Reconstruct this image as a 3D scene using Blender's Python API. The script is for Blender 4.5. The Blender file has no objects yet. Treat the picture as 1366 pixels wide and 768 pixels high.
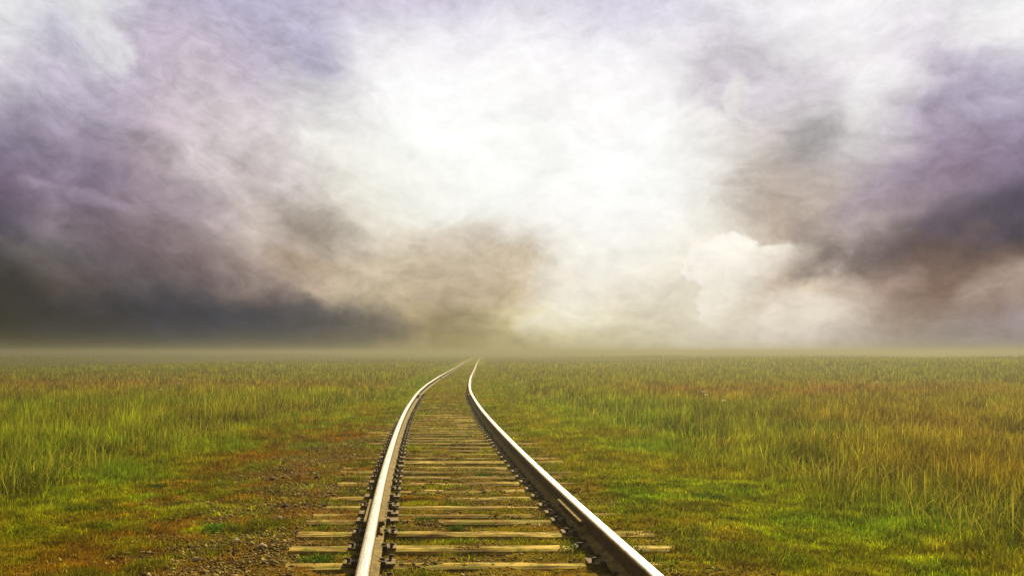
import bpy, math, random
import numpy as np
from math import radians as R
random.seed(7)
rng = np.random.default_rng(11)
scene = bpy.context.scene
COL = scene.collection

# ------------------------------------------------------------------ camera
CAM_H = 1.30           # metres above the top of the ties
F, PX0, PY0 = 1200.0, 555.0, 470.0      # focal length and principal point in photo pixels (1366 wide)
cam = bpy.data.cameras.new("camera")
cam.sensor_width = 36.0
cam.lens = 36.0 * F / 1366.0
cam.shift_x = (683 - PX0) / 1366.0
cam.shift_y = (PY0 - 384) / 1366.0
cam.clip_end = 20000
cam.clip_start = 0.05
camo = bpy.data.objects.new("camera", cam)
camo.location = (0, 0, CAM_H)
camo.rotation_euler = (R(90), 0, 0)
COL.objects.link(camo)
scene.camera = camo

# ------------------------------------------------------------------ exposure, sun
scene.view_settings.view_transform = 'Standard'
scene.view_settings.look = 'None'
scene.view_settings.gamma = 1
scene.view_settings.use_curve_mapping = False
scene.view_settings.exposure = 1.3
SUN_AZ, SUN_EL = R(22), R(35)           # azimuth clockwise from +Y (straight ahead)
sd = bpy.data.lights.new("sun", 'SUN')
sd.energy = 5.0
sd.angle = R(1.5)
sd.color = (1.0, 0.89, 0.62)
so = bpy.data.objects.new("sun", sd)
so.rotation_euler = (R(90) - SUN_EL, 0, math.pi - SUN_AZ)
so.location = (20, 40, 40)
COL.objects.link(so)

# ------------------------------------------------------------------ node helper
class NT:
    def __init__(s, nt):
        s.nt = nt; s.n = nt.nodes; s.l = nt.links
    def node(s, t, **kw):
        nd = s.n.new(t)
        for k, v in kw.items(): setattr(nd, k, v)
        return nd
    def link(s, a, b): s.l.new(a, b)
    def put(s, sock, v):
        if hasattr(v, 'is_output') or isinstance(v, bpy.types.NodeSocket): s.l.new(v, sock)
        else: sock.default_value = v
    def math(s, op, a, b=0.0, c=0.0, clamp=False):
        nd = s.n.new('ShaderNodeMath'); nd.operation = op; nd.use_clamp = clamp
        s.put(nd.inputs[0], a); s.put(nd.inputs[1], b); s.put(nd.inputs[2], c)
        return nd.outputs[0]
    def rng(s, v, a, b, c=0.0, d=1.0, smooth=False):
        nd = s.n.new('ShaderNodeMapRange'); nd.interpolation_type = 'SMOOTHSTEP' if smooth else 'LINEAR'
        s.put(nd.inputs[0], v); nd.inputs[1].default_value = a; nd.inputs[2].default_value = b
        nd.inputs[3].default_value = c; nd.inputs[4].default_value = d
        return nd.outputs[0]
    def mix(s, f, a, b, mode='MIX'):
        nd = s.n.new('ShaderNodeMix'); nd.data_type = 'RGBA'; nd.blend_type = mode
        s.put(nd.inputs[0], f)
        s.put(nd.inputs[6], a if not isinstance(a, tuple) else (*a[:3], 1))
        s.put(nd.inputs[7], b if not isinstance(b, tuple) else (*b[:3], 1))
        return nd.outputs[2]
    def noise(s, vec, scale, detail=4, rough=0.55, dist=0.0, typ='FBM'):
        nd = s.n.new('ShaderNodeTexNoise'); nd.noise_type = typ
        if vec is not None: s.l.new(vec, nd.inputs['Vector'])
        nd.inputs['Scale'].default_value = scale; nd.inputs['Detail'].default_value = detail
        nd.inputs['Roughness'].default_value = rough; nd.inputs['Distortion'].default_value = dist
        return nd.outputs['Fac'], nd.outputs['Color']
    def comb(s, x, y, z):
        nd = s.n.new('ShaderNodeCombineXYZ')
        for i, v in enumerate((x, y, z)): s.put(nd.inputs[i], v)
        return nd.outputs[0]
    def sep(s, v):
        nd = s.n.new('ShaderNodeSeparateXYZ'); s.l.new(v, nd.inputs[0]); return nd.outputs

def lin(c):
    c = np.asarray(c, float)
    return np.where(c <= 0.04045, c / 12.92, ((c + 0.055) / 1.055) ** 2.4)
def hexlin(h):
    r, g, b = [int(h[i:i+2], 16) / 255 for i in (0, 2, 4)]
    if b >= r and b >= g and r > .3:                       # mauve cloud: a greyer, rosier violet
        m = (r + g + b)/3; r, g, b = m + (r-m)*.9 + .008, m + (g-m)*.85, m + (b-m)*.85
    return lin([min(r, 1), g, b])

# ------------------------------------------------------------------ sky: bands of cloud colour by compass direction and height
GY = [0, 48, 96, 144, 192, 240, 288, 336, 384, 432, 465]
GRID = """
e8ecec dcdfe6 dde1e2 bcb4cb aaa6c8 b0abca b9b3cf c3bcd6 c0b8d4 c8c2dc d0cde0 ccc9dd cbc7de c6c0da e3e2ec e8e8ee eeeef1 ebebef e8e8ec e2e4e8 dfe3e6
e6e8ea bfbed2 d9d8df bdb2c9 cabfd0 b4adc8 b5b0ca e6e5ee f2f2f6 e9e9f1 f2f3f6 eaeaf1 dddee8 f0f0f4 d8d3e2 e4e4e9 f0f0f2 e6e4ea d6d0dc d6d2dd f0f0f3
d8d4dd c4bbcd b5adc2 bfb2c6 d0c4d0 bbafc5 b9b4c8 efeff1 fcfcfd fafafb fafafa f8f8fa f7f7f9 e9e7ed cbc3d0 d3cfd8 d2cad5 eeeeee c8bdd0 a59cba 9d95b6
a79fb4 a9a1b8 aba1b8 c2b4c2 cdc0ca d2c8cf cfcccd e8e6e6 ffffff ffffff fafaf8 fafafa fdfdfd f7f7f6 d6d0d2 c9c0c8 d5d1d6 ececec b2a6ba a396b1 a69cb8
6f6480 94889f 9688a0 b5a6b0 d4cbcb cfc5c8 e2deda f0efea fbfbf8 fefefc fefefc fdfdfb ffffff fafaf8 eae6e2 cdc6be a9a5a8 dad6d6 a392aa 9a8ca6 8d82a0
6b5c74 8c7b94 75647f a8979f c8bbbf c9bcbb d6cfc6 eeece2 f6f6ee fcfcf7 fefefc fdfdfb ffffff fdfdfb f2f0ea b5a79e bdb2ae bbb0b8 84718c 7b6886 756688
3f3c4c 8a7b8a 6e6070 8d7c86 a4969a ccc0b8 a89c92 e4ded0 f3f2e8 fafaf4 fcfcf8 f8f6f2 fcfcfa faf9f6 e9e4da b7a89a b4a69c a89ca6 6c5a64 5f5668 4a4660
49464c 5f5a5c 675e66 5e5258 927f80 b5a396 a2907e d8ccb6 d2c4a8 dccfb8 e0d4bf f2eee6 f8f6f0 f2ede2 f1eadb b5a18c c0b0a4 978a90 5a4c48 5a4c4c 4d4448
302f26 4a423c 585052 635a60 6e6264 8b7a74 c0a994 d2c1a4 c3af90 c0aa88 cfb994 f0ebdc ede5d4 e4dac4 f0ead8 ccb8a0 d8c8b2 a28c7e 836a64 7c625c b3a096
242620 2c2d2a 302f34 4c484c 3a3a48 2d3040 605c58 88785c b3a07c 86744c d8cc9c f0eacb e6dcc0 e6dcc4 e8dfcc e0d5c4 ece2d4 ab988e 94847e 8a7c80 9a8e98
4a4034 34342c 33322e 363430 403c3a 5e5448 66583a 8a7a54 9a8a64 9c8a5c b8a878 d0c69c d4caa8 d4ccb4 d4cabc cfc6bc c9beb8 9c9298 7e7a86 847c8c 7f788a
"""
G = np.array([[hexlin(h) for h in row.split()] for row in GRID.strip().split('\n')])     # 11 x 21 x 3
GX = np.linspace(0, 1366, 21)
def grid_at(px, py):
    px = np.clip(px, 0, 1365.9); py = np.clip(py, 0, 465)
    j = np.clip(np.searchsorted(GX, px) - 1, 0, 19); i = np.clip(np.searchsorted(GY, py) - 1, 0, 9)
    tx = (px - GX[j]) / (GX[j+1] - GX[j]); ty = (py - GY[i]) / (GY[i+1] - GY[i])
    return ((G[i, j]*(1-tx) + G[i, j+1]*tx)*(1-ty) + (G[i+1, j]*(1-tx) + G[i+1, j+1]*tx)*ty)

def build_world():
    w = bpy.data.worlds.new("World"); scene.world = w; w.use_nodes = True
    t = NT(w.node_tree); t.n.clear()
    out = t.node('ShaderNodeOutputWorld'); bg = t.node('ShaderNodeBackground')
    t.link(bg.outputs[0], out.inputs[0])
    tc = t.node('ShaderNodeTexCoord'); D = tc.outputs['Generated']
    # soft warp of the direction so that the cloud masses get torn, wispy edges
    def warp(vec, scale, amp, det, rough=0.55, st=(1, 1, 1)):
        m = t.node('ShaderNodeMapping'); m.inputs['Scale'].default_value = st
        t.link(vec, m.inputs[0])
        _, c = t.noise(m.outputs[0], scale, det, rough)
        s1 = t.node('ShaderNodeVectorMath', operation='SUBTRACT'); t.link(c, s1.inputs[0]); s1.inputs[1].default_value = (.5, .5, .5)
        s2 = t.node('ShaderNodeVectorMath', operation='SCALE'); t.link(s1.outputs[0], s2.inputs[0]); s2.inputs['Scale'].default_value = amp
        s3 = t.node('ShaderNodeVectorMath', operation='ADD'); t.link(vec, s3.inputs[0]); t.link(s2.outputs[0], s3.inputs[1])
        return s3.outputs[0]
    W = warp(D, 6.0, 0.050, 3, 0.5, (1, 1, 1.6))
    W = warp(W, 19.0, 0.020, 6, 0.62, (1, 1, 1.5))
    x, y, z = t.sep(W)
    az = t.math('ARCTAN2', x, y)
    h = t.math('SQRT', t.math('ADD', t.math('MULTIPLY', x, x), t.math('MULTIPLY', y, y)))
    v = t.math('DIVIDE', z, h)                                       # tangent of the elevation
    A0, A1 = R(-26), R(34)
    u = t.math('DIVIDE', t.math('SUBTRACT', az, A0), A1 - A0)
    u = t.math('PINGPONG', u, 1.0)
    TV = [0.0, .014, .035, .065, .10, .135, .17, .205, .24, .28, .32, .36, .40]
    N = 31
    azs = np.linspace(A0, A1, N)
    cur = None
    for k, tv in enumerate(TV):
        rp = t.node('ShaderNodeValToRGB'); cr = rp.color_ramp; cr.interpolation = 'LINEAR'
        t.link(u, rp.inputs[0])
        for i in range(N):
            a = azs[i]
            c = grid_at(PX0 + F*math.tan(a), PY0 - F*tv/math.cos(a))
            e = cr.elements[0] if i == 0 else (cr.elements[1] if i == N-1 else cr.elements.new(i/(N-1)))
            if i == N-1: e = cr.elements[len(cr.elements)-1]
            e.position = i/(N-1); e.color = (*c, 1)
        # a ramp keeps its stops sorted: set all again in order
        for i, e in enumerate(cr.elements):
            a = azs[i]; c = grid_at(PX0 + F*math.tan(a), PY0 - F*tv/math.cos(a))
            e.position = i/(N-1); e.color = (*c, 1)
        if cur is None: cur = rp.outputs[0]
        else: cur = t.mix(t.rng(v, TV[k-1], tv, smooth=False), cur, rp.outputs[0])
    hsv = t.node('ShaderNodeHueSaturation'); hsv.inputs['Saturation'].default_value = .95; t.link(cur, hsv.inputs['Color']); cur = hsv.outputs[0]
    # cloud heads with a torn, lit rim on one side, and dark bellies
    m = t.node('ShaderNodeMapping'); m.inputs['Scale'].default_value = (1, 1, 1.25); t.link(D, m.inputs[0])
    bl, _ = t.noise(m.outputs[0], 22.0, 7, .58, .25)
    bl2, _ = t.noise(m.outputs[0], 8.0, 5, .55, .3)
    bn = t.math('MULTIPLY', t.math('SUBTRACT', bl, .5), 1.7); bn2 = t.math('MULTIPLY', t.math('SUBTRACT', bl2, .5), 2.4)
    xd, yd, zd = t.sep(D)
    azd = t.math('ARCTAN2', xd, yd)
    vd = t.math('DIVIDE', zd, t.math('SQRT', t.math('ADD', t.math('MULTIPLY', xd, xd), t.math('MULTIPLY', yd, yd))))
    def puff(cur, px, py, rx, ry, dx, dy, col, k, edge, tilt=0.0):
        a0 = math.atan((px - PX0)/F); v0 = (PY0 - py)/F*math.cos(a0)
        X = t.math('MULTIPLY', t.math('SUBTRACT', azd, a0), F); Y = t.math('MULTIPLY', t.math('SUBTRACT', vd, v0), F)
        if tilt:
            c_, s_ = math.cos(tilt), math.sin(tilt)
            X, Y = (t.math('ADD', t.math('MULTIPLY', X, c_), t.math('MULTIPLY', Y, s_)), t.math('SUBTRACT', t.math('MULTIPLY', Y, c_), t.math('MULTIPLY', X, s_)))
        X = t.math('MULTIPLY', X, 1/rx); Y = t.math('MULTIPLY', Y, 1/ry)
        d = t.math('SQRT', t.math('ADD', t.math('MULTIPLY', X, X), t.math('MULTIPLY', Y, Y)))
        d = t.math('ADD', t.math('ADD', d, bn), t.math('MULTIPLY', bn2, .35 if edge < .3 else .8))
        msk = t.rng(d, 1 - edge, 1 + edge, 1, 0, True)
        if dx or dy:
            g = t.math('ADD', t.math('MULTIPLY', X, dx), t.math('MULTIPLY', Y, dy))
            msk = t.math('MULTIPLY', msk, t.rng(g, -.65, .55, 0, 1, True))
        return t.mix(t.math('MULTIPLY', msk, k), cur, tuple(hexlin(col)))
    for p in (
        (250, 428, 175, 36, 0, 0, '273044', .9, .75), (40, 425, 110, 48, 0, 0, '20242a', .6, .6), (420, 440, 120, 30, 0, 0, '383c4c', .6, .6),
        (150, 390, 150, 40, 0, 0, '4a4246', .2, .7),
        (210, 250, 95, 26, 0, 0, '75657c', .35, .5, -.35), (90, 130, 80, 22, 0, 0, 'b2adc2', .35, .6, -.5), (60, 205, 90, 24, 0, 0, '887f98', .35, .6, -.4), (260, 350, 130, 26, 0, 0, '7a6a70', .35, .6, -.3),
        (425, 306, 80, 26, 0, 0, '978a7e', .5, .65, -.3), (400, 352, 60, 18, 0, 0, 'a8937f', .6, .5, -.3),
        (420, 70, 50, 30, 0, 0, 'aba6c6', .6, .6, -.6), (345, 215, 30, 34, 0, 0, 'b0a29f', .5, .5, -.8),
        (625, 362, 130, 48, 0, 0, 'c2b19a', .60, .6), (675, 362, 70, 38, .9, .3, 'cdbb9c', .35, .22), (620, 434, 60, 18, 0, 0, '8f8468', .45, .6, -.2),
        (1075, 200, 34, 46, 0, 0, '9d999b', .6, .6, -.2), (1050, 255, 60, 40, 0, 0, 'ab9d92', .5, .5), (985, 108, 40, 50, 0, 0, 'cdc6d3', .5, .6, .5), (1130, 310, 110, 30, 0, 0, 'a2948f', .5, .6, .3),
        (1270, 322, 130, 34, 0, 0, '55474a', .7, .45, .18), (1335, 282, 85, 26, 0, 0, '4c4960', .55, .5, .1), (1200, 372, 60, 26, 0, 0, '7a625c', .6, .4, .5),
        (1310, 130, 80, 30, 0, 0, 'a59db8', .4, .6, .2), (1250, 235, 90, 30, 0, 0, '857590', .5, .6, .3), (1280, 385, 90, 24, 0, 0, '83695f', .6, .6, .2),
        (1002, 368, 66, 50, -.75, .65, 'faf5ea', .95, .07), (966, 402, 36, 36, -.85, .45, 'f6efe0', .85, .08), (1040, 345, 40, 24, -.3, .9, 'efe6d6', .4, .2),
        (1092, 424, 70, 32, -.5, .85, 'efe5d8', .5, .18), (1150, 415, 42, 34, -.6, .8, 'd8c8ba', .35, .2), (1205, 405, 40, 42, -.8, .5, 'b49c90', .4, .25), (1330, 395, 60, 24, .5, .7, 'c4b0a4', .45, .45, .4),
        (745, 438, 52, 20, -.2, .9, 'f5efd8', .5, .3), (800, 380, 80, 50, -.8, .5, 'fbf7ee', .45, .35),
        (455, 205, 55, 30, .3, .9, 'f6f4ee', .6, .2), (1195, 118, 48, 30, -.5, .8, 'f3f2f2', .45, .3, -.4), (870, 165, 40, 34, -.4, .8, 'ffffff', .6, .12),
        (985, 140, 18, 34, -.6, .7, 'e9e6e2', .55, .15), (940, 175, 50, 26, -.3, .9, 'f4f2ee', .5, .12), (30, 345, 80, 16, .3, .9, '7a706e', .30, .4, -.45), (95, 262, 70, 14, .2, .9, 'a191a6', .55, .25, -.2),
        (120, 55, 40, 60, .9, -.1, 'e9ebec', .55, .25, .5), (1345, 30, 60, 22, 0, 0, 'f6f6f6', .7, .5), (330, 180, 90, 34, 0, 0, 'dcd4d6', .5, .6, -.7), (1325, 150, 50, 16, 0, .6, 'b9b0c6', .5, .3),
    ): cur = puff(cur, *p)
    # billows and streaks inside the clouds
    p1 = t.math('SUBTRACT', t.math('MULTIPLY', az, .87), t.math('MULTIPLY', v, .5)); q1 = t.math('ADD', t.math('MULTIPLY', az, .5), t.math('MULTIPLY', v, .87))
    st, _ = t.noise(t.comb(t.math('MULTIPLY', p1, 7.0), t.math('MULTIPLY', q1, 24.0), 0.0), 1.0, 8, .62, .3)
    m = t.node('ShaderNodeMapping'); m.inputs['Scale'].default_value = (1, 1, 1.7); t.link(W, m.inputs[0])
    f1, _ = t.noise(m.outputs[0], 11.0, 9, 0.62, 0.35)
    f2, _ = t.noise(m.outputs[0], 36.0, 7, 0.66, 0.3)
    f1 = t.math('ADD', t.math('MULTIPLY', f1, t.rng(az, -.12, .10)), t.math('MULTIPLY', st, t.rng(az, -.12, .10, 1, 0)))
    k1 = t.rng(f1, .32, .68, -1, 1); k2 = t.rng(f2, .34, .66, -1, 1)
    mod = t.math('ADD', t.math('MULTIPLY', k1, .21), t.math('MULTIPLY', k2, .15))
    lum = t.node('ShaderNodeRGBToBW'); t.link(cur, lum.inputs[0])
    mod = t.math('MULTIPLY', mod, t.rng(lum.outputs[0], .45, .95, 1.0, .30))
    mod = t.math('ADD', mod, t.rng(lum.outputs[0], .25, .8, 1.04, 1.01))
    cl = t.mix(1.0, cur, t.comb(mod, mod, mod), 'MULTIPLY')
    # the overcast seen from below, higher than the clouds above, with openings to the blue
    f3, _ = t.noise(W, 2.6, 6, 0.55, 0.4)
    over = t.mix(t.rng(f3, .35, .68), (.30, .28, .42), (.95, .93, 1.0))
    cl = t.mix(t.rng(v, .38, .75, smooth=True), cl, over)
    # away from the sun the cloud is darker
    cosf = t.math('ADD', t.math('MULTIPLY', x, math.sin(R(6))), t.math('MULTIPLY', y, math.cos(R(6))))
    side = t.rng(t.math('DIVIDE', cosf, h), -.2, .86, .55, 1.0, smooth=True)
    cl = t.mix(1.0, cl, t.comb(side, side, side), 'MULTIPLY')
    sky = t.node('ShaderNodeTexSky'); sky.sky_type = 'NISHITA'; sky.sun_disc = False
    sky.sun_elevation = SUN_EL; sky.sun_rotation = SUN_AZ
    nish = t.mix(1.0, sky.outputs[0], (.16, .16, .16), 'MULTIPLY')
    open_ = t.math('MULTIPLY', t.rng(f3, .50, .72, 0, .45), t.rng(v, .35, .7))
    fin = t.mix(open_, cl, nish)
    # below the horizon: the sky node is never seen there, keep it earth dark
    fin = t.mix(t.rng(v, -.06, -.01), (.06, .06, .02), fin)
    t.link(fin, bg.inputs[0]); bg.inputs[1].default_value = .406
    w.cycles.sampling_method = 'MANUAL'; w.cycles.sample_map_resolution = 512
build_world()

# ------------------------------------------------------------------ numpy noise
_tab = rng.random((256, 256))
def vnoise(x, y):
    xi = np.floor(x).astype(int); yi = np.floor(y).astype(int)
    fx = x - xi; fy = y - yi
    fx = fx*fx*(3-2*fx); fy = fy*fy*(3-2*fy)
    g = lambda a, b: _tab[a & 255, b & 255]
    return (g(xi, yi)*(1-fx) + g(xi+1, yi)*fx)*(1-fy) + (g(xi, yi+1)*(1-fx) + g(xi+1, yi+1)*fx)*fy
def fbm(x, y, o=4, off=0.0):
    x = np.asarray(x, float) + off; y = np.asarray(y, float) + off*1.7
    s = 0; a = .5; t = 0
    for i in range(o):
        s = s + a*vnoise(x*2**i + 17.3*i, y*2**i + 9.1*i); t += a; a *= .5
    return s / t
def sst(a, b, x):
    t = np.clip((x - a)/(b - a), 0, 1); return t*t*(3-2*t)

# ------------------------------------------------------------------ the line of the track
_ky = [-40, 0, 4.5, 8, 12, 14.4, 18.5, 25.8, 32.3, 40, 50, 59.5, 97, 200, 900]
_kx = [.52, .52, .478, .44, .46, .485, .56, .80, 1.15, 1.66, 2.38, 3.09, 5.8, 13.5, 64]
_fy = np.arange(-40, 900, .25); _fx = np.interp(_fy, _ky, _kx)
for wdt in (9, 13, 13):
    k = np.ones(wdt)/wdt
    _fx = np.convolve(np.pad(_fx, wdt//2, mode='edge'), k, 'valid')
def XC(y): return np.interp(y, _fy, _fx)
def HEAD(y): return np.arctan((XC(y + .5) - XC(y - .5)))
GAUGE = 1.507
def boundL(y): return np.interp(y, [0, 5, 7.5, 11, 15, 20, 25, 33, 60, 900], [-4.3, -4.2, -3.9, -3.7, -3.05, -2.0, -1.55, -1.6, -2.0, -2.2])
def boundR(y): return np.interp(y, [0, 5, 7.5, 11, 16, 24, 55, 900], [3.6, 3.45, 3.05, 3.2, 2.4, 2.2, 1.7, 1.8])

TIE_Y = [4.20, 4.66, 5.12, 5.577, 6.014, 6.50, 6.976, 7.29, 7.655, 8.14, 8.57, 9.03, 9.42, 9.83, 10.28]
while TIE_Y[-1] < 27.5:
    TIE_Y.append(TIE_Y[-1] + .452 + random.uniform(-.035, .035))

def gz(x, y):
    s = np.abs(x - XC(y))
    bed = -.021 + .040*(fbm(x*2.2, y*2.2, 3) - .5) + .026*(fbm(x*9, y*9, 2, 3.1) - .5)
    bed = bed + .016*sst(.95, 1.15, x - XC(y)) + .012*sst(-.92, -1.05, x - XC(y))*sst(8.5, 10.5, y) + .012*sst(14, 24, y) - .010*sst(.12, .0, np.abs(s - .78))
    T = np.array(TIE_Y); i = np.clip(np.searchsorted(T, y), 1, len(T)-1)
    dt = np.minimum(np.abs(y - T[i]), np.abs(y - T[i-1]))
    bed = bed - .030*np.exp(-((dt - .105)/.03)**2)*sst(1.35, 1.2, s)*sst(.25, .55, fbm(x*3.1, y*1.2, 3, 66.))
    bed = bed + .022*np.exp(-(dt/.07)**2)*sst(.55, .72, fbm(x*2.7, y*3.3, 3, 12.))*sst(1.4, 1.2, s)
    h = bed - .05*sst(1.4, 2.6, s)
    h = h + (.07*(fbm(x*.7, y*.7, 3, 8.) - .5) + .03*(fbm(x*4, y*4, 2, 5.) - .5))*sst(1.35, 2.2, s)
    h = h + .30*(fbm(x*.06, y*.06, 3, 40.) - .5)*sst(6, 25, s)
    h = h + (2.2*(fbm(x*.026, y*.012, 3, 41.) - .5) - .12*sst(10, 60, x))*sst(10, 40, s)*sst(30, 80, y)
    return h

# large patches of soil and vegetation colour, where they lie on the ground
def spot(px, py, h=1.4):
    z = F*h/(py - PY0); return (px - PX0)/F*z, z
GREEN = np.array([.11, .19, .003]); OLIVE = np.array([.20, .215, .003]); YEL = np.array([.30, .235, .008])
BROWN = np.array([.24, .12, .010]); RED = np.array([.26, .065, .010]); LUSH = np.array([.17, .28, .002]); DARKG = np.array([.045, .075, .008])
PATCH = [   # px, py, rx(m), ry(m), colour, weight
    (130, 515, 6.5, 3.4, RED, .95), (330, 520, 7.0, 3.5, BROWN, .9), (230, 525, 8, 3, BROWN, .6), (60, 535, 3, 4, BROWN, .4),
    (250, 505, 9, 9, BROWN, .4), (40, 490, 12, 20, DARKG, .5), (430, 505, 5, 9, OLIVE, .6),
    (760, 545, 3.5, 9, LUSH, .9), (850, 600, 2.6, 4.5, LUSH, .9), (1000, 640, 1.6, 3.0, LUSH, .7), (950, 560, 3, 5, GREEN, .6),
    (1060, 531, 6.5, 3.4, RED, .85), (930, 545, 2.6, 1.6, BROWN, .5), (1230, 520, 7, 8, BROWN, .55), (1200, 590, 3, 4, BROWN, .6), (1330, 560, 4, 6, BROWN, .55),
    (1240, 660, 1.2, 1.4, RED, .45), (1320, 640, 1.2, 1.6, BROWN, .5), (1150, 700, .9, .8, DARKG, .5), (1300, 735, 1.0, .7, DARKG, .6),
    (10, 660, 1.0, 1.6, DARKG, .65), (60, 560, 3, 3, GREEN, .6), (150, 590, 2.0, 2.5, OLIVE, .7), (80, 620, 2, 2, GREEN, .5), (700, 495, 8, 16, YEL, .55), (900, 492, 14, 20, OLIVE, .5),
]
def patch_col(x, y, base):
    c = np.broadcast_to(base, (len(x), 3)).copy()
    n1 = fbm(x*.35, y*.35, 4, 60.)
    for (px, py, rx, ry, col, w) in PATCH:
        cx, cy = spot(px, py)
        wx = x + (fbm(x*.5, y*.5, 3, px) - .5)*rx*1.2; wy = y + (fbm(x*.5, y*.5, 3, py) - .5)*ry*1.2
        k = w*np.exp(-(((wx - cx)/rx)**2 + ((wy - cy)/ry)**2))
        c = c*(1 - k[:, None]) + col*k[:, None]
    k = (sst(.5, .75, n1)*.35)[:, None]; c = c*(1-k) + BROWN*k
    k = (sst(.5, .25, n1)*.35)[:, None]; c = c*(1-k) + GREEN*k
    return c
def verge_col(x, y):
    s = x - XC(y)
    n = fbm(x*.9, y*.9, 4, 21.); n2 = fbm(x*3, y*3, 3, 5.)
    c = np.broadcast_to(np.array([.28, .31, .002]), (len(x), 3)).copy()
    k = sst(.48, .66, n)[:, None]*.7; c = c*(1-k) + LUSH*k
    k = sst(.47, .34, n)[:, None]*.5; c = c*(1-k) + np.array([.32, .22, .006])*k
    k = (np.exp(-((s - 1.6)/.7)**2)*sst(.35, .6, n2))[:, None]*.75; c = c*(1-k) + np.array([.28, .20, .010])*k
    k = (sst(-3.6, -2.6, s)*sst(-.7, -1.1, s)*sst(.32, .52, n2)*sst(26, 14, y))[:, None]*.9; c = c*(1-k) + np.array([.26, .115, .005])*k
    k = (sst(-.9, -.7, s)*sst(.9, .7, s))[:, None]*.6; c = c*(1-k) + np.array([.30, .23, .004])*k
    return c
def dirt_mask(x, y):
    s = x - XC(y)
    n = fbm(x*1.6, y*1.6, 4, 77.)
    left = sst(-3.3, -1.7, s)*sst(-.75, -.85, s)*sst(22, 11, y)
    mid = sst(-.95, -.8, s)*sst(.95, .8, s)*sst(42, 14, y)
    right = sst(.85, .95, s)*sst(2.1, 1.2, s)*.55*sst(24, 10, y)
    m = np.maximum(np.maximum(left, mid*.84), right)
    return np.clip(m*sst(.37, .57, n + .10*m)*1.05, 0, 1)

# ------------------------------------------------------------------ materials
def new_mat(name):
    m = bpy.data.materials.new(name); m.use_nodes = True
    t = NT(m.node_tree); t.n.clear()
    out = t.node('ShaderNodeOutputMaterial')
    return m, t, out
def principled(t, out, col, rough=.8, metal=0.0, bump=None, bstr=.3, bdist=.01, spec=.3):
    b = t.node('ShaderNodeBsdfPrincipled'); t.put(b.inputs['Base Color'], col if not isinstance(col, tuple) else (*col, 1))
    t.put(b.inputs['Roughness'], rough); t.put(b.inputs['Metallic'], metal); b.inputs['Specular IOR Level'].default_value = spec
    if bump is not None:
        bp = t.node('ShaderNodeBump'); bp.inputs['Strength'].default_value = bstr; bp.inputs['Distance'].default_value = bdist
        t.link(bump, bp.inputs['Height']); t.link(bp.outputs[0], b.inputs['Normal'])
    t.link(b.outputs[0], out.inputs[0]); return b
def attr(t, name):
    a = t.node('ShaderNodeAttribute'); a.attribute_name = name; return a.outputs

def mat_ground():
    m, t, out = new_mat('soil')
    P = t.node('ShaderNodeNewGeometry').outputs['Position']
    c = attr(t, 'tint')[0]; d = attr(t, 'dirt')[2]
    f1, _ = t.noise(P, 14, 6, .65); f2, _ = t.noise(P, 70, 4, .6); f3, _ = t.noise(P, 1.3, 5, .6)
    soil = t.mix(t.rng(f1, .35, .7), (.030, .017, .002), (.17, .105, .010))
    soil = t.mix(t.rng(f3, .42, .60, 0, .75), soil, (.16, .065, .006))
    vo = t.node('ShaderNodeTexVoronoi'); t.link(P, vo.inputs['Vector']); vo.inputs['Scale'].default_value = 60
    peb = t.rng(vo.outputs['Distance'], .15, .45, 1, 0)
    soil = t.mix(t.math('MULTIPLY', peb, t.rng(f1, .5, .65)), soil, (.32, .23, .06))
    gr = t.mix(1.0, c, t.mix(t.rng(f2, .3, .7), (.18, .14, .10), (.70, .65, .5)), 'MULTIPLY')
    col = t.mix(d, gr, soil)
    bmp = t.math('ADD', f2, t.math('MULTIPLY', peb, t.math('MULTIPLY', d, .6)))
    principled(t, out, col, 1.0, 0, bmp, .8, .012, .0); return m
def mat_leaf(name, transl=.35, rough=.5):
    m, t, out = new_mat(name)
    c = attr(t, 'tint')[0]
    b = t.node('ShaderNodeBsdfDiffuse'); t.link(c, b.inputs['Color']); b.inputs['Roughness'].default_value = rough
    tr = t.node('ShaderNodeBsdfTranslucent'); t.link(c, tr.inputs[0])
    mx = t.node('ShaderNodeMixShader'); mx.inputs[0].default_value = transl
    t.link(b.outputs[0], mx.inputs[1]); t.link(tr.outputs[0], mx.inputs[2]); t.link(mx.outputs[0], out.inputs[0]); return m
def mat_stone(name='stone'):
    m, t, out = new_mat(name)
    P = t.node('ShaderNodeNewGeometry').outputs['Position']
    f, _ = t.noise(P, 60, 4); c = attr(t, 'tint')[0]
    col = t.mix(1.0, c, t.mix(f, (.4, .38, .34), (1.2, 1.2, 1.0)), 'MULTIPLY')
    principled(t, out, col, .9, 0, f, .4, .004, .08); return m
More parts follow.
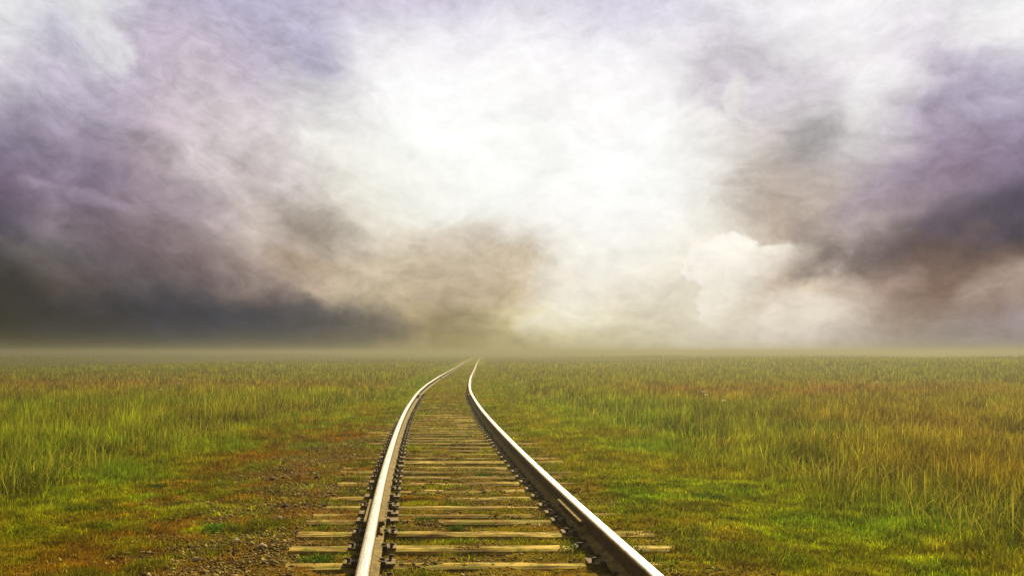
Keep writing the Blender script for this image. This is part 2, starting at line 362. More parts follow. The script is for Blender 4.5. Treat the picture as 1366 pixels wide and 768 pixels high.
def mat_tie():
    m, t, out = new_mat('weathered timber')
    tc = t.node('ShaderNodeTexCoord'); oi = t.node('ShaderNodeObjectInfo')
    ofs = t.node('ShaderNodeVectorMath', operation='ADD'); t.link(tc.outputs['Object'], ofs.inputs[0])
    sc = t.math('MULTIPLY', oi.outputs['Random'], 37.0); t.link(t.comb(sc, sc, sc), ofs.inputs[1])
    mp = t.node('ShaderNodeMapping'); mp.inputs['Scale'].default_value = (1.2, 26, 26); t.link(ofs.outputs[0], mp.inputs[0])
    g, _ = t.noise(mp.outputs[0], 2.0, 6, .65, .4); g2, _ = t.noise(ofs.outputs[0], 3.0, 5, .6); g3, _ = t.noise(ofs.outputs[0], 9, 4, .6)
    grey = t.mix(t.rng(g, .33, .68), (.07, .042, .004), (.60, .42, .075))
    brn = t.mix(t.rng(g, .33, .68), (.03, .015, .002), (.24, .135, .015))
    sel = t.math('ADD', t.rng(g2, .42, .60), t.math('MULTIPLY', t.math('SUBTRACT', oi.outputs['Random'], .5), 1.1), clamp=True)
    col = t.mix(sel, brn, grey)
    moss = t.math('MULTIPLY', t.rng(g3, .52, .62), .85)
    col = t.mix(moss, col, (.14, .13, .008))
    crack = t.rng(g, .34, .43, 1, 0); col = t.mix(t.math('MULTIPLY', crack, .8), col, (.02, .012, .006))
    principled(t, out, col, .95, 0, g, .7, .012, .05); return m
def mat_rust(name, a=(.022, .012, .003), b=(.10, .056, .013), rough=.85):
    m, t, out = new_mat(name)
    P = t.node('ShaderNodeNewGeometry').outputs['Position']
    f, _ = t.noise(P, 18, 6, .65); f2, _ = t.noise(P, 120, 3, .6)
    col = t.mix(t.rng(f, .32, .68), a, b)
    principled(t, out, col, rough, .0, f2, .35, .003, .12); return m
def mat_polished():
    m, t, out = new_mat('polished steel')
    P = t.node('ShaderNodeNewGeometry').outputs['Position']
    mp = t.node('ShaderNodeMapping'); mp.inputs['Scale'].default_value = (60, 1.5, 60); t.link(P, mp.inputs[0])
    f, _ = t.noise(mp.outputs[0], 3, 4, .6); f2, _ = t.noise(P, 90, 4, .7)
    col = t.mix(t.rng(f2, .50, .66, 0, .55), (.90, .81, .58), (.45, .32, .12))
    rg = t.math('ADD', t.rng(f, .3, .7, .20, .34), t.rng(f2, .5, .7, 0, .2))
    principled(t, out, col, rg, 1.0, f2, .06, .002, .5); return m

M_GROUND = mat_ground(); M_GRASS = mat_leaf('meadow grass', .25); M_SHORT = mat_leaf('short grass and moss', .28, .7)
M_STONE = mat_stone(); M_TIE = mat_tie(); M_RUST = mat_rust('rusty rail steel'); M_TOP = mat_polished()
M_IRON = mat_rust('dark spike iron', (.014, .008, .004), (.055, .031, .011)); M_PLATE = mat_rust('rusty plate', (.05, .030, .008), (.20, .13, .045))
M_GAUGE = mat_rust('worn rail shoulder', (.08, .05, .015), (.30, .21, .08), .6)
M_FOOT = mat_rust('dusty rail foot', (.06, .038, .006), (.22, .145, .028), .95)
M_WEED = mat_leaf('weed leaves', .3); M_STEM = mat_rust('stem', (.05, .07, .01), (.10, .12, .02))
def mat_petal():
    m, t, out = new_mat('white petals'); P = t.node('ShaderNodeNewGeometry').outputs['Position']
    f, _ = t.noise(P, 80, 3); principled(t, out, t.mix(f, (.75, .72, .55), (.88, .88, .8)), .7); return m
M_PETAL = mat_petal()
def mat_wood():
    m, t, out = new_mat('dead wood'); P = t.node('ShaderNodeNewGeometry').outputs['Position']
    f, _ = t.noise(P, 50, 4); principled(t, out, t.mix(f, (.02, .012, .006), (.09, .055, .025)), .9, 0, f, .5, .004); return m
M_WOOD = mat_wood()

# ------------------------------------------------------------------ mesh helpers
def mesh_obj(name, V, Fc, mats, parent=None, tint=None, smooth=False, fmat=None, extra=None):
    me = bpy.data.meshes.new(name)
    V = np.asarray(V, np.float32)
    if isinstance(Fc, np.ndarray):
        n, k = Fc.shape
        me.vertices.add(len(V)); me.vertices.foreach_set('co', V.ravel())
        me.loops.add(n*k); me.loops.foreach_set('vertex_index', Fc.astype(np.int32).ravel())
        me.polygons.add(n); me.polygons.foreach_set('loop_start', np.arange(0, n*k, k, dtype=np.int32))
    else:
        me.from_pydata([tuple(map(float, v)) for v in V], [], [tuple(map(int, f)) for f in Fc])
    me.update(calc_edges=True)
    if tint is not None:
        a = me.attributes.new('tint', 'FLOAT_COLOR', 'POINT')
        a.data.foreach_set('color', np.hstack([tint, np.ones((len(tint), 1))]).astype(np.float32).ravel())
    if extra is not None:
        a = me.attributes.new('dirt', 'FLOAT', 'POINT'); a.data.foreach_set('value', extra.astype(np.float32))
    for m in (mats if isinstance(mats, (list, tuple)) else [mats]): me.materials.append(m)
    if fmat is not None: me.polygons.foreach_set('material_index', np.asarray(fmat, np.int32))
    if smooth: me.polygons.foreach_set('use_smooth', np.ones(len(me.polygons), bool))
    o = bpy.data.objects.new(name, me); COL.objects.link(o)
    if parent: o.parent = parent
    return o
def tag(o, label=None, cat=None, group=None, kind=None):
    if label: o['label'] = label
    if cat: o['category'] = cat
    if group: o['group'] = group
    if kind: o['kind'] = kind
    return o
def empty(name, loc, rz=0):
    o = bpy.data.objects.new(name, None); o.location = loc; o.rotation_euler = (0, 0, rz); o.empty_display_size = .1
    COL.objects.link(o); return o
class MB:
    def __init__(s): s.v = []; s.f = []
    def add(s, V, Fc):
        b = len(s.v); s.v += [tuple(p) for p in V]; s.f += [tuple(i + b for i in f) for f in Fc]
    def box(s, c, d, bev=0.0, rz=0):
        cx, cy, cz = c; hx, hy, hz = d[0]/2, d[1]/2, d[2]/2; e = min(bev, hx*.9, hy*.9, hz*.9)
        rings = [(-hz, e), (-hz+e, 0), (hz-e, 0), (hz, e)] if e > 0 else [(-hz, 0), (hz, 0)]
        V = []; ca, sa = math.cos(rz), math.sin(rz)
        for z, i in rings:
            for sx, sy in ((-1, -1), (1, -1), (1, 1), (-1, 1)):
                x, y = sx*(hx-i), sy*(hy-i); V.append((cx + x*ca - y*sa, cy + x*sa + y*ca, cz+z))
        Fc = [(3, 2, 1, 0)]; n = len(rings)
        for k in range(n-1):
            for j in range(4): Fc.append((k*4+j, k*4+(j+1) % 4, (k+1)*4+(j+1) % 4, (k+1)*4+j))
        Fc.append(tuple((n-1)*4+j for j in range(4))); s.add(V, Fc)
    def cyl(s, c, r, h, axis='z', n=8, r2=None):
        r2 = r if r2 is None else r2; V = []
        for z, rr in ((0, r), (h, r2)):
            for k in range(n):
                a = 2*math.pi*k/n; p = (rr*math.cos(a), rr*math.sin(a), z)
                p = {'z': p, 'x': (p[2], p[0], p[1]), 'y': (p[1], p[2], p[0])}[axis]
                V.append((c[0]+p[0], c[1]+p[1], c[2]+p[2]))
        Fc = [tuple(range(n-1, -1, -1)), tuple(range(n, 2*n))] + [(k, (k+1) % n, n+(k+1) % n, n+k) for k in range(n)]
        s.add(V, Fc)
    def build(s, name, mat, parent=None, smooth=False): return mesh_obj(name, s.v, s.f, mat, parent, smooth=smooth)

# ------------------------------------------------------------------ ground
def ground():
    ys = np.concatenate([[-60, -30, -12, -5, 0, 2], np.arange(3, 12, .026), np.arange(12, 16, .05), np.geomspace(16, 1500, 150)])
    xh = np.concatenate([np.arange(0, 5, .06), np.geomspace(5, 1500, 90)])
    X, Y = np.meshgrid(np.concatenate([-xh[::-1], xh[1:]]), ys)
    X = X + XC(Y)*np.exp(-(X/30)**2)
    x, y = X.ravel(), Y.ravel(); s = x - XC(y)
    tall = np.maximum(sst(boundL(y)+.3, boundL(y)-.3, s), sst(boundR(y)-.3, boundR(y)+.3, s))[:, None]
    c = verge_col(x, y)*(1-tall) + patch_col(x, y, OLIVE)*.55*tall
    r, k = X.shape; i = np.arange(r*k).reshape(r, k)
    Fc = np.stack([i[:-1, :-1], i[:-1, 1:], i[1:, 1:], i[1:, :-1]], -1).reshape(-1, 4)
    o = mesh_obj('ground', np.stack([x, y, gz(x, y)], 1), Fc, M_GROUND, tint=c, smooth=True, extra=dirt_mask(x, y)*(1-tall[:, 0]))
    tag(o, kind='structure')
ground()

# ------------------------------------------------------------------ rails
PROF = [(-.070, 0), (-.070, .011), (-.030, .022), (-.011, .032), (-.008, .050), (-.008, .100), (-.013, .114), (-.034, .121), (-.036, .128),
        (-.036, .145), (-.033, .1535), (-.024, .1575), (-.010, .1592), (.010, .1592), (.024, .1575), (.033, .1535), (.036, .145),
        (.036, .128), (.034, .121), (.013, .114), (.008, .100), (.008, .050), (.011, .032), (.030, .022), (.070, .011), (.070, 0)]
RAIL_Z = .013
JOINTS = [6.75, 25.4, 43.8]
def frame(y, off, z=0.0):
    h = float(HEAD(y)); return (float(XC(y)) + off*math.cos(h), y - off*math.sin(h), z, h)
def make_rail(side, y0, y1, label, anchors=True):
    root = empty('rail', frame((y0+y1)/2 if y0 > 0 else y0+2, side*GAUGE/2, 0)[:3])
    ox, oy, _ = root.location
    n = max(2, int((y1-y0)/(.4 if y0 < 60 else 2.0)))
    V = []; Fc = []; fm = []
    ys = np.linspace(y0, y1, n+1); m = len(PROF)
    for yy in ys:
        fx, fy, _, h = frame(yy, side*GAUGE/2)
        for (a, b) in PROF: V.append((fx + a*math.cos(h) - ox, fy - a*math.sin(h) - oy, b + RAIL_Z))
    for i in range(n):
        for j in range(m):
            k = (j+1) % m
            Fc.append((i*m+j, (i+1)*m+j, (i+1)*m+k, i*m+k))
            fm.append(1 if j in ((11, 12, 13) if y0 < 40 else (12,)) else (2 if j in (9, 10, 11, 13, 14, 15) else (3 if j in (0, 1, 2, 22, 23, 24) else 0)))
    Fc.append(tuple(range(m))); Fc.append(tuple(n*m + j for j in range(m-1, -1, -1))); fm += [0, 0]
    o = mesh_obj('rail_bar', V, Fc, [M_RUST, M_TOP, M_GAUGE, M_FOOT], root, fmat=fm)
    if anchors:
        for ty in TIE_Y:
            if not (y0 + .1 < ty < y1 - .1): continue
            for sgn in (-1,):
                fx, fy, _, h = frame(ty - .135, side*GAUGE/2)
                b = MB(); b.box((0, 0, .006), (.19, .026, .014), .004); b.box((.088, 0, .022), (.03, .034, .04), .006); b.box((-.088, 0, .022), (.03, .034, .04), .006)
                a = b.build('rail_anchor', M_IRON, root); a.location = (fx-ox, fy-oy, RAIL_Z - .014); a.rotation_euler = (0, 0, -h)
    tag(root, label, 'rail', 'rails of the railway track')
    return root
def joint_bar(root, side, yj, inner):
    # angle bar that clamps the web on one side of the rail, with a row of bolts
    fx, fy, _, h = frame(yj, side*GAUGE/2); s = inner; L = .95
    pr = [(.010, .036), (.030, .025), (.062, .015), (.064, .026), (.040, .040), (.034, .052), (.034, .094), (.074, .100), (.072, .112), (.010, .114)]
    V = [(s*a, t, b) for t in (-L/2, L/2) for a, b in pr]; m = len(pr)
    Fc = [(j, (j+1) % m, m+(j+1) % m, m+j) for j in range(m)] + [tuple(range(m-1, -1, -1)), tuple(range(m, 2*m))]
    if s < 0: Fc = [f[::-1] for f in Fc]
    o = mesh_obj('joint_bar', V, Fc, M_FOOT, root)
    o.location = (fx - root.location.x, fy - root.location.y, RAIL_Z); o.rotation_euler = (0, 0, -h)
    for k in range(6):
        b = MB(); yb = -L/2 + .09 + k*(L-.18)/5
        if s > 0: b.cyl((.030, yb, .075), .020, .026, 'x', 6); b.cyl((.056, yb, .075), .010, .018, 'x', 8)
        else: b.cyl((-.056, yb, .075), .020, .026, 'x', 6); b.cyl((-.074, yb, .075), .010, .018, 'x', 8)
        b.build('bolt', M_RUST, o)
gap = .004
segs = [(1.5, JOINTS[0]-gap), (JOINTS[0]+gap, JOINTS[1]-gap), (JOINTS[1]+gap, JOINTS[2]-gap), (JOINTS[2]+gap, 260)]
names = ['nearest length of the {} rail, running off the bottom of the photo', 'long length of the {} rail between the first and second bolted joints',
         'curving length of the {} rail just beyond the second joint', 'farthest thin length of the {} rail, fading into the mist']
for side, nm in ((-1, 'left'), (1, 'right')):
    for (a, b), l in zip(segs, names):
        r = make_rail(side, a, b, 'rusty ' + l.format(nm), a < 27)
        if b < 50:
            joint_bar(r, side, b + gap, 1); joint_bar(r, side, b + gap, -1)

# ------------------------------------------------------------------ ties
def tie_mesh():
    L = 2.54 + random.uniform(-.05, .05); Wd = .145 + random.uniform(-.015, .015); H = .16
    nx, ny = 40, 5
    sd_ = random.uniform(0, 200)
    xs = np.linspace(-L/2, L/2, nx+1); ts = np.linspace(-1, 1, ny+1)
    top = []
    for i, x in enumerate(xs):
        for j, t_ in enumerate(ts):
            e = .012*(fbm(np.array([x*3]), np.array([sd_ + j*2.]), 3)[0] - .5)
            er = .018*max(0, fbm(np.array([x*1.7]), np.array([sd_ + 50. + j*.4]), 3)[0] - .55)*4
            edge = abs(t_) > .99; w = Wd/2*t_ + (.02*(fbm(np.array([x*2.5]), np.array([sd_+90. + j*3]), 3)[0] - .5) if edge else 0)
            z = -.008 if edge else e - er
            if edge: z += -.012*fbm(np.array([x*6]), np.array([sd_+7. + j]), 2)[0]
            xx = x + (.03*(random.random()-.5) if i in (0, nx) else 0)
            top.append((xx, w, z))
    V = list(top); m = ny+1; Fc = []
    for i in range(nx):
        for j in range(ny): Fc.append((i*m+j, (i+1)*m+j, (i+1)*m+j+1, i*m+j+1))
    ring = [i*m for i in range(nx+1)] + [nx*m+j for j in range(1, m)] + [i*m+ny for i in range(nx-1, -1, -1)] + [j for j in range(ny-1, 0, -1)]
    b0 = len(V)
    for r in ring: V.append((V[r][0], V[r][1], -H))
    n = len(ring)
    for k in range(n):
        Fc.append((ring[k], b0+k, b0+(k+1) % n, ring[(k+1) % n]))
    Fc.append(tuple(b0+k for k in range(n)))
    return V, Fc
def spike_mb():
    b = MB(); b.box((0, 0, .006), (.017, .017, .022), .002); b.box((.006, 0, .020), (.034, .028, .012), .005); return b
ORD = ['first', 'second', 'third', 'fourth', 'fifth', 'sixth', 'seventh', 'eighth', 'ninth', 'tenth', 'eleventh', 'twelfth', 'thirteenth', 'fourteenth', 'fifteenth',
       'sixteenth', 'seventeenth', 'eighteenth', 'nineteenth', 'twentieth']
def ordinal(n):
    if n <= 20: return ORD[n-1]
    tens = {2: 'twenty', 3: 'thirty', 4: 'forty', 5: 'fifty', 6: 'sixty'}[n//10]
    return tens + '-' + ORD[n % 10 - 1] if n % 10 else tens[:-1] + 'ieth'
plate_mesh = spike_mesh = None
near_joint = min(range(len(TIE_Y)), key=lambda i: abs(TIE_Y[i]-JOINTS[0]))
first_vis = next(i for i, t_ in enumerate(TIE_Y) if t_ > 5.2)
for i, ty in enumerate(TIE_Y):
    cx, cy, _, h = frame(ty, 0)
    rt = empty('railroad_tie', (cx, cy, 0), -h*.9 + random.uniform(-.008, .008))
    V, Fc = tie_mesh()
    tb = mesh_obj('timber', V, Fc, M_TIE, rt)
    tb.location = (random.uniform(-.04, .04), 0, random.uniform(-.011, .004) - (.0 if ty < 16 else .008*min(1.8, (ty-16)/6)))
    for s in (-1, 1):
        if plate_mesh is None:
            b = MB(); b.box((0, 0, .005), (.32, .150, .012), .003); b.box((.078, 0, .014), (.012, .148, .010), .002); b.box((-.078, 0, .014), (.012, .148, .010), .002)
            p = b.build('tie_plate', M_PLATE, rt); plate_mesh = p.data
        else:
            p = bpy.data.objects.new('tie_plate', plate_mesh); COL.objects.link(p); p.parent = rt
        p.location = (s*GAUGE/2, 0, 0)
        for (sx, sy, fl) in ((.086, -.05, -1), (-.086, .05, 1), (.128, .040, 1), (-.128, -.040, -1), (.128 if s < 0 else -.128, -.045, 1)):
            if random.random() < .30: continue
            if spike_mesh is None:
                q = spike_mb().build('spike', M_IRON, p); spike_mesh = q.data
            else:
                q = bpy.data.objects.new('spike', spike_mesh); COL.objects.link(q); q.parent = p
            q.location = (sx, sy, .010 + random.uniform(0, .008)); q.rotation_euler = (0, random.uniform(-.1, .1), (0 if fl > 0 else math.pi) + random.uniform(-.3, .3))
    k = i - first_vis + 1
    look = 'pale weathered timber tie' if ty < 8 else ('weathered timber tie edged with moss' if ty < 15 else 'mossy half-buried timber tie')
    if k < 1: lab = look + ' just below the bottom edge of the photo, ' + ordinal(first_vis - i) + ' back'
    elif i == near_joint: lab = 'pale timber tie right under the nearest bolted rail joint'
    else: lab = look + ', ' + ordinal(k) + ' up from the bottom edge of the photo'
    tag(rt, lab, 'railroad tie', 'timber ties under the rails')

# ------------------------------------------------------------------ ballast stones
OCT_V = np.array([(1, 0, 0), (-1, 0, 0), (0, 1, 0), (0, -1, 0), (0, 0, 1), (0, 0, -1)], float)
OCT_F = np.array([(0, 2, 4), (2, 1, 4), (1, 3, 4), (3, 0, 4), (2, 0, 5), (1, 2, 5), (3, 1, 5), (0, 3, 5)])
def stones(name, x, y, size, col, label=None, kind='stuff'):
    n = len(x); a = rng.random(n)*6.283
    V = OCT_V[None]*(rng.uniform(.6, 1.15, (n, 6, 1))) + rng.normal(0, .16, (n, 6, 3))
    V = V*np.stack([size, size*rng.uniform(.6, 1, n), size*rng.uniform(.4, .75, n)], 1)[:, None]
    c, s = np.cos(a)[:, None], np.sin(a)[:, None]
    X = V[..., 0]*c - V[..., 1]*s; Y = V[..., 0]*s + V[..., 1]*c
    Vw = np.stack([X + x[:, None], Y + y[:, None], V[..., 2] + (gz(x, y) + size*.15)[:, None]], -1).reshape(-1, 3)
    Fc = (OCT_F[None] + (np.arange(n)*6)[:, None, None]).reshape(-1, 3)
    return mesh_obj(name, Vw, Fc, M_STONE, tint=np.repeat(col, 6, 0))
def gravel():
    n = 330000
    y = 3.2*np.power(30/3.2, rng.random(n)); s = rng.uniform(-4.2, 2.4, n); x = XC(y) + s
    d = dirt_mask(x, y)
    patch = fbm(x*2.5, y*2.5, 3, 31.)
    p = d*(.25 + 1.0*sst(.42, .62, patch))
    keep = rng.random(n) < p*.8
    keep &= ~((np.abs(np.abs(s) - GAUGE/2) < .075))
    x, y, s = x[keep], y[keep], s[keep]; n = len(x)
    size = np.exp(rng.normal(math.log(.0075), .42, n))*np.where(s < -1.2, 1.45, 1.0)*(1 + np.clip(y-8, 0, 30)*.03)
    base = np.array([[.24, .165, .03], [.13, .08, .012], [.06, .034, .006], [.17, .08, .010], [.44, .34, .10]])
    c = base[rng.choice(5, n, p=[.30, .25, .18, .15, .12])]*rng.uniform(.7, 1.15, (n, 1))
    o = stones('ballast', x, y, size, c)
    tag(o, 'small tan and brown ballast stones scattered between the ties and on the left bank', 'gravel', kind='stuff')
gravel()

# ------------------------------------------------------------------ grass
def blades(x, y, z, hgt, wid, lean, ang, cb, ct, seg=2):
    """curved tapering blades; ang is the compass of the lean, cb and ct the colours at foot and tip"""
    n = len(x); lv = np.linspace(0, 1, seg+1)
    fa = ang + math.pi/2 + rng.normal(0, .7, n)
    wx, wy = np.cos(fa), np.sin(fa); lx, ly = np.cos(ang), np.sin(ang)
    V = []; C = []
    for i, t_ in enumerate(lv):
        px = x + lx*lean*hgt*t_**2; py = y + ly*lean*hgt*t_**2; pz = z + hgt*t_*(1 - .35*lean*t_)
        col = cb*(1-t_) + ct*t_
        if i == seg:
            V.append(np.stack([px, py, pz], 1)); C.append(col)
        else:
            w = wid*(1 - .45*t_)*.5
            V.append(np.stack([px - wx*w, py - wy*w, pz], 1)); V.append(np.stack([px + wx*w, py + wy*w, pz], 1)); C += [col, col]
    m = len(V); V = np.stack(V, 1).reshape(-1, 3); C = np.stack(C, 1).reshape(-1, 3)
    tri = []
    for i in range(seg-1): tri += [(2*i, 2*i+1, 2*i+3), (2*i, 2*i+3, 2*i+2)]
    tri.append((2*seg-2, 2*seg-1, 2*seg))
    Fc = (np.array(tri)[None] + (np.arange(n)*m)[:, None, None]).reshape(-1, 3)
    return V, Fc, C
def join(parts):
    Vs, Fs, Cs = [], [], []; b = 0
    for V, Fc, C in parts: Vs.append(V); Fs.append(Fc + b); Cs.append(C); b += len(V)
    return np.concatenate(Vs), np.concatenate(Fs), np.concatenate(Cs)
def wedge(n, y0, y1, p=1.0):
    if abs(p) < 1e-6: y = y0*np.power(y1/y0, rng.random(n))
    else: y = (y0**p + rng.random(n)*(y1**p - y0**p))**(1/p)
    x = rng.uniform(-.62, .84, n)*(y + 1.0); return x, y

def tall_grass():
    parts = []
    for (n, y0, y1, p, seg) in ((330000, 4.2, 13, 1.1, 3), (360000, 13, 32, .9, 2), (290000, 32, 95, .5, 2), (90000, 95, 330, .3, 1)):
        x, y = wedge(n, y0, y1, p); s = x - XC(y)
        nb = (fbm(x*1.1, y*1.1, 3, 13.) - .5)*1.6
        inside = np.maximum(boundL(y) - s, s - boundR(y)) + nb
        edge = sst(-.5, 1.9, inside)
        clump = fbm(x*2.2, y*2.2, 3, 90.)
        keep = (rng.random(n) < edge*(.30 + .75*sst(.30, .62, clump)))
        x, y, edge, clump = x[keep], y[keep], edge[keep], clump[keep]; n = len(x)
        macro = fbm(x*.22, y*.22, 3, 3.)
        hg = (.09 + .27*edge)*(.50 + .75*rng.random(n))*(.7 + .45*clump + .25*macro)
        red = np.zeros(n)
        for (px, py, rx, ry, col, w) in PATCH:
            if col is RED or col is BROWN:
                cx, cy = spot(px, py); red = np.maximum(red, w*np.exp(-(((x-cx)/rx)**2 + ((y-cy)/ry)**2)))
        hg *= 1 - .35*red
        wid = np.maximum(rng.uniform(.002, .006, n), y*rng.uniform(.0004, .0009, n))
        c = patch_col(x, y, OLIVE)*np.exp(2.6*(fbm(x*2.4, y*1.6, 3, 70.) - .5))[:, None]
        c = c*np.exp(rng.normal(-.22, .55, (n, 1)))
        dry = rng.random(n); k = ((dry > .86)*.8)[:, None]; c = c*(1-k) + np.array([.52, .42, .03])*k
        k = ((dry < .12)*.6)[:, None]; c = c*(1-k) + np.array([.12, .06, .02])*k
        ang = rng.normal(0.1, 1.1, n) + np.where(rng.random(n) < .3, math.pi, 0)
        lean = np.abs(rng.normal(.30, .28, n)) + (rng.random(n) < .08)*.5
        parts.append(blades(x, y, gz(x, y) - .01, hg, wid, np.clip(lean, 0, 1.1), ang, c*.18 + np.array([.020, .009, .001]), c*1.48, seg))  # feet dry brown, painted darker for the shade deep between blades
    # pale seed heads and broad dry blades standing above the rest
    for (n, y0, y1, p) in ((17000, 4.6, 14, 1.2), (22000, 14, 45, .8)):
        x, y = wedge(n, y0, y1, p); s = x - XC(y)
        inside = np.maximum(boundL(y) - s, s - boundR(y)); keep = (inside > .25) & (rng.random(n) < sst(.35, .65, fbm(x*.8, y*.8, 3, 55.)))
        x, y = x[keep], y[keep]; n = len(x)
        c = np.array([[.62, .52, .05], [.50, .50, .03], [.60, .44, .04]])[rng.integers(0, 3, n)]*rng.uniform(.6, 1.1, (n, 1))
        hg = rng.uniform(.18, .40, n); ang = rng.normal(0, .9, n) + np.where(rng.random(n) < .35, math.pi, 0)
        parts.append(blades(x, y, gz(x, y), hg, np.maximum(rng.uniform(.003, .008, n), y*.0008), np.clip(rng.normal(.50, .35, n), 0, 1.3), ang, c*.6, c, 4))
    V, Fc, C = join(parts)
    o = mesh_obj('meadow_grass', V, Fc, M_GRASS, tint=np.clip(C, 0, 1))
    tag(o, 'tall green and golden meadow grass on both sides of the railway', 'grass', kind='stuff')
tall_grass()

def short_grass():
    parts = []
    for (n, y0, y1, p, k0) in ((760000, 3.6, 9.5, .9, 1.0), (420000, 9.5, 22, .8, 1.6), (170000, 22, 90, .4, 2.6)):
        y = (y0**p + rng.random(n)*(y1**p - y0**p))**(1/p)
        s = rng.uniform(-5.2, 4.6, n) if y0 < 9 else rng.uniform(-4.6, 4.0, n); x = XC(y) + s
        d = dirt_mask(x, y); lim = np.maximum(boundL(y) - s, s - boundR(y))
        clump = fbm(x*3.2, y*3.2, 3, 44.); c2 = fbm(x*.8, y*.8, 3, 4.)
        inner = np.abs(s) < .70
        rail = np.abs(np.abs(s) - GAUGE/2) < .078
        pr = (1 - .80*d)*(.35 + .9*clump)*sst(1.2, .3, lim)
        pr = np.where(np.abs(s) < 1.32, pr*(.55 + .6*sst(.46, .60, clump)), pr)
        pr = np.where(inner & (y > 17), np.maximum(pr, .55*sst(17, 26, y)), pr)
        # keep the timbers mostly clear
        ty = np.array(TIE_Y); near = np.abs(y[:, None] - ty[None]).min(1) if y0 < 20 else np.full(n, 9.)
        if y0 < 20:
            cov = .5*((s < -.80) & (s > -1.0)) + np.where((s > .95) | ((s < -.9) & (y > 9)), .42, .06) + .6*sst(.60, .70, clump) + .25*sst(10, 22, y) + .5*((np.abs(s) > .60) & (np.abs(s) < .98))*(c2 > .5)
            pr = np.where((near < .088) & (np.abs(s) < 1.27), pr*cov, pr)
        keep = (rng.random(n) < pr) & ~rail
        x, y, s, clump, lim, inner = x[keep], y[keep], s[keep], clump[keep], lim[keep], inner[keep]; n = len(x)
        hg = rng.uniform(.012, .050, n)*(.6 + clump)*np.where(np.abs(s) < 1.35, .75, 1.0)*(1 + 1.0*sst(-.8, .3, lim))*min(k0, 1.6)
        wid = np.maximum(rng.uniform(.002, .0055, n), y*rng.uniform(.0004, .0009, n))
        c = verge_col(x, y)
        k = sst(.55, .68, clump)[:, None]*.55; c = c*(1-k) + np.array([.11, .18, .006])*k
        c = c*np.exp(2.0*(fbm(x*5, y*5, 3, 71.) - .5) + rng.normal(-.22, .50, n))[:, None]
        dry = rng.random(n); k = ((dry > .88)*.7)[:, None]; c = c*(1-k) + np.array([.42, .30, .02])*k
        lean = np.abs(rng.normal(.6, .45, n))
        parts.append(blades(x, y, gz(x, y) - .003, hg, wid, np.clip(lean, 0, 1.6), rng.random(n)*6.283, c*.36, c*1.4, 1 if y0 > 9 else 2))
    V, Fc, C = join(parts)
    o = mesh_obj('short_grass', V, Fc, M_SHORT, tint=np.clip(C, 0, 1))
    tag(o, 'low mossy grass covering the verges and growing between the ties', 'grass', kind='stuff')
short_grass()

# ------------------------------------------------------------------ weeds, stones, stick and flowers that can be told apart
def weed(px, py, rad, hgt, col, label, n=260):
    x0, y0 = spot(px, py, 1.36); z0 = float(gz(np.array([x0]), np.array([y0]))[0])
    e = empty('weed_clump', (x0, y0, z0)); r = rad*np.sqrt(rng.random(n)); a = rng.random(n)*6.283
    x = r*np.cos(a); y = r*np.sin(a)*.75
    hg = hgt*rng.uniform(.4, 1.0, n)*(1 - .45*r/rad); c = np.array(col)*rng.uniform(.55, 1.3, (n, 1))
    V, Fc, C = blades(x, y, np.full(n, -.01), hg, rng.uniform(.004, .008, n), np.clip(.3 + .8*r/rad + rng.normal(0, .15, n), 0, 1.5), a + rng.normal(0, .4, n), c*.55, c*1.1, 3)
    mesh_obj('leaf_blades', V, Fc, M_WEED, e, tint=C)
    # rounder low leaves
    m = n//2; r = rad*1.05*np.sqrt(rng.random(m)); a = rng.random(m)*6.283
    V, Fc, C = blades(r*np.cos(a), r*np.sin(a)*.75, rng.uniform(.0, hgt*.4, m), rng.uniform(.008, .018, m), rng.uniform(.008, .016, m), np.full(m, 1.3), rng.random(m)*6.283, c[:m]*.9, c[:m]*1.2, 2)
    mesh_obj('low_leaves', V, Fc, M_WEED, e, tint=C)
    tag(e, label, 'weed', 'weed clumps along the track')
weed(425, 756, .11, .085, (.09, .16, .012), 'green weed clump left of the left rail at the bottom edge')
weed(568, 703, .10, .055, (.07, .125, .010), 'flat dark green weed clump between the rails, nearest the left rail')
weed(607, 713, .07, .045, (.07, .13, .010), 'small weed clump near the middle of the track in the foreground')
weed(530, 719, .08, .07, (.06, .12, .012), 'bushy weed clump right beside the inner foot of the left rail')
weed(766, 742, .10, .07, (.07, .13, .010), 'spreading weed clump against the inner side of the right rail')
weed(940, 668, .20, .09, (.045, .13, .020), 'bluish green weed clump on the right verge, away from the track', 420)
weed(838, 742, .12, .075, (.10, .15, .02), 'weed clump just outside the right rail beside a tie end')
weed(296, 709, .13, .09, (.08, .20, .014), 'bright green leafy weed clump at the edge of the left gravel', 340)
weed(203, 650, .16, .09, (.04, .09, .012), 'dark green weed clump on the left verge below the tall grass', 340)
weed(645, 641, .09, .06, (.07, .125, .010), 'weed clump between the rails, the one farthest from the camera')

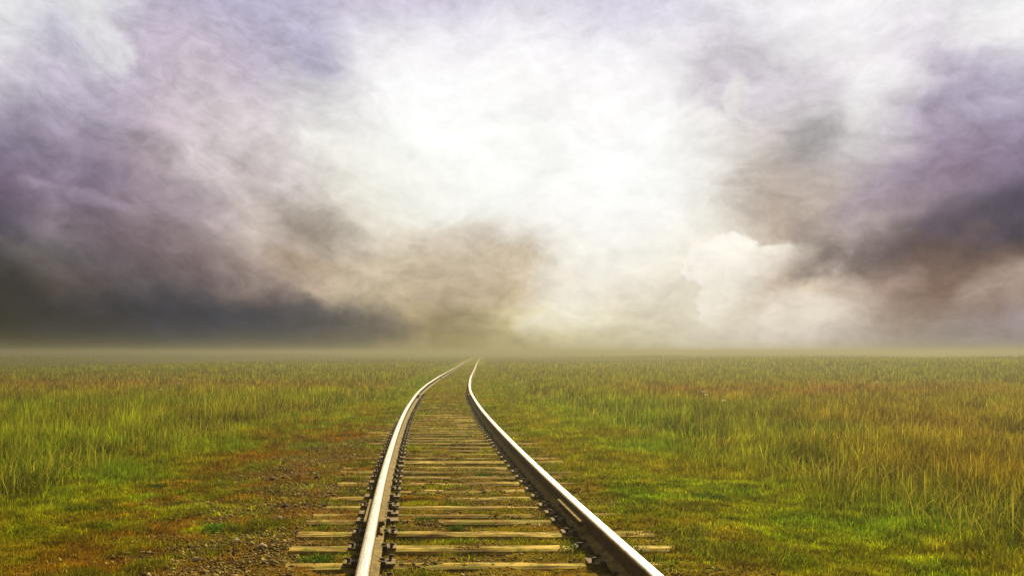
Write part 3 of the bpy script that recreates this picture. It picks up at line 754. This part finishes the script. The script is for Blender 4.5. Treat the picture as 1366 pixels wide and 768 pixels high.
def rock(px, py, size, col, label):
    x0, y0 = spot(px, py, 1.36); z0 = float(gz(np.array([x0]), np.array([y0]))[0])
    import bmesh
    bm = bmesh.new(); bmesh.ops.create_icosphere(bm, subdivisions=2, radius=1)
    for v in bm.verts:
        k = 1 + .35*(random.random() - .5); v.co = (v.co.x*size*k, v.co.y*size*.7*k, v.co.z*size*.5*k)
    me = bpy.data.meshes.new('stone'); bm.to_mesh(me); bm.free()
    a = me.attributes.new('tint', 'FLOAT_COLOR', 'POINT'); a.data.foreach_set('color', np.tile([*col, 1], len(me.vertices)).astype(np.float32))
    me.materials.append(M_STONE); o = bpy.data.objects.new('stone', me); o.location = (x0, y0, z0 + size*.25); o.rotation_euler = (0, 0, random.random()*3); COL.objects.link(o)
    tag(o, label, 'stone', 'loose stones lying beside the track')
rock(684, 722, .026, (.62, .58, .46), 'pale rounded stone between the rails on the right half of the track')
rock(350, 737, .036, (.36, .27, .17), 'larger brown stone in the gravel left of the ties')
rock(316, 727, .030, (.30, .22, .13), 'brown stone in the gravel just behind the little stick')
rock(372, 699, .034, (.42, .34, .22), 'flat tan stone on the left bank level with the fourth tie')
rock(262, 748, .034, (.28, .20, .12), 'dark brown stone farthest left in the gravel')
def stick():
    x0, y0 = spot(312, 748, 1.36); z0 = float(gz(np.array([x0]), np.array([y0]))[0])
    b = MB(); b.cyl((0, 0, -.02), .008, .06, 'z', 7, .007); b.cyl((.002, 0, .04), .007, .045, 'z', 7, .003)
    b.cyl((0, 0, .03), .004, .03, 'x', 6, .002)
    o = b.build('stick', M_WOOD); o.location = (x0, y0, z0); o.rotation_euler = (.1, -.08, .3)
    tag(o, 'short dark broken stick standing upright in the left gravel', 'stick')
stick()
FL = [(241, 506, 'upper of two white flowers close together in the left meadow'), (238, 511, 'lower of two white flowers close together in the left meadow'),
      (11, 494, 'white flower at the far left edge of the meadow'), (215, 519, 'white flower nearest the camera in the left meadow'), (367, 501, 'white flower closest to the railway in the left meadow'),
      (939, 522, 'upper of two white flowers close together in the right meadow'), (942, 526, 'lower of two white flowers close together in the right meadow'),
      (965, 534, 'white flower nearest the camera in the right meadow'), (1170, 509, 'white flower by the reddish patch in the right meadow'),
      (1237, 502, 'white flower farthest right in the right meadow')]
for (px, py, lb) in FL:
    hh = .50; z = F*(CAM_H - hh + .1)/(py - PY0); x0 = (px - PX0)/F*z; g0 = float(gz(np.array([x0]), np.array([z]))[0])
    hgt = hh - .1 - g0
    e = empty('wildflower', (x0, z, g0)); b = MB(); b.cyl((0, 0, 0), .004, hgt, 'z', 5, .003); b.build('stem', M_STEM, e)
    b = MB()
    for k in range(13):
        a = k*2.4; r = .011*math.sqrt(k); b.cyl((r*math.cos(a), r*math.sin(a), hgt - .002 - r*.15), .003, .010, 'z', 5, .013)
    b.build('flower_head', M_PETAL, e); tag(e, lb, 'wildflower', 'white wildflowers in the meadow')

# ------------------------------------------------------------------ ground mist
def haze():
    b = MB(); b.box((0, 700, .42), (3300, 1700, 3.3))
    m, t, out = new_mat('mist'); pv = t.node('ShaderNodeVolumePrincipled')
    pv.inputs['Color'].default_value = (.165, .156, .105, 1); pv.inputs['Density'].default_value = .0078; pv.inputs['Anisotropy'].default_value = .55
    t.link(pv.outputs[0], out.inputs['Volume'])
    o = b.build('haze', m); tag(o, kind='stuff')
haze()
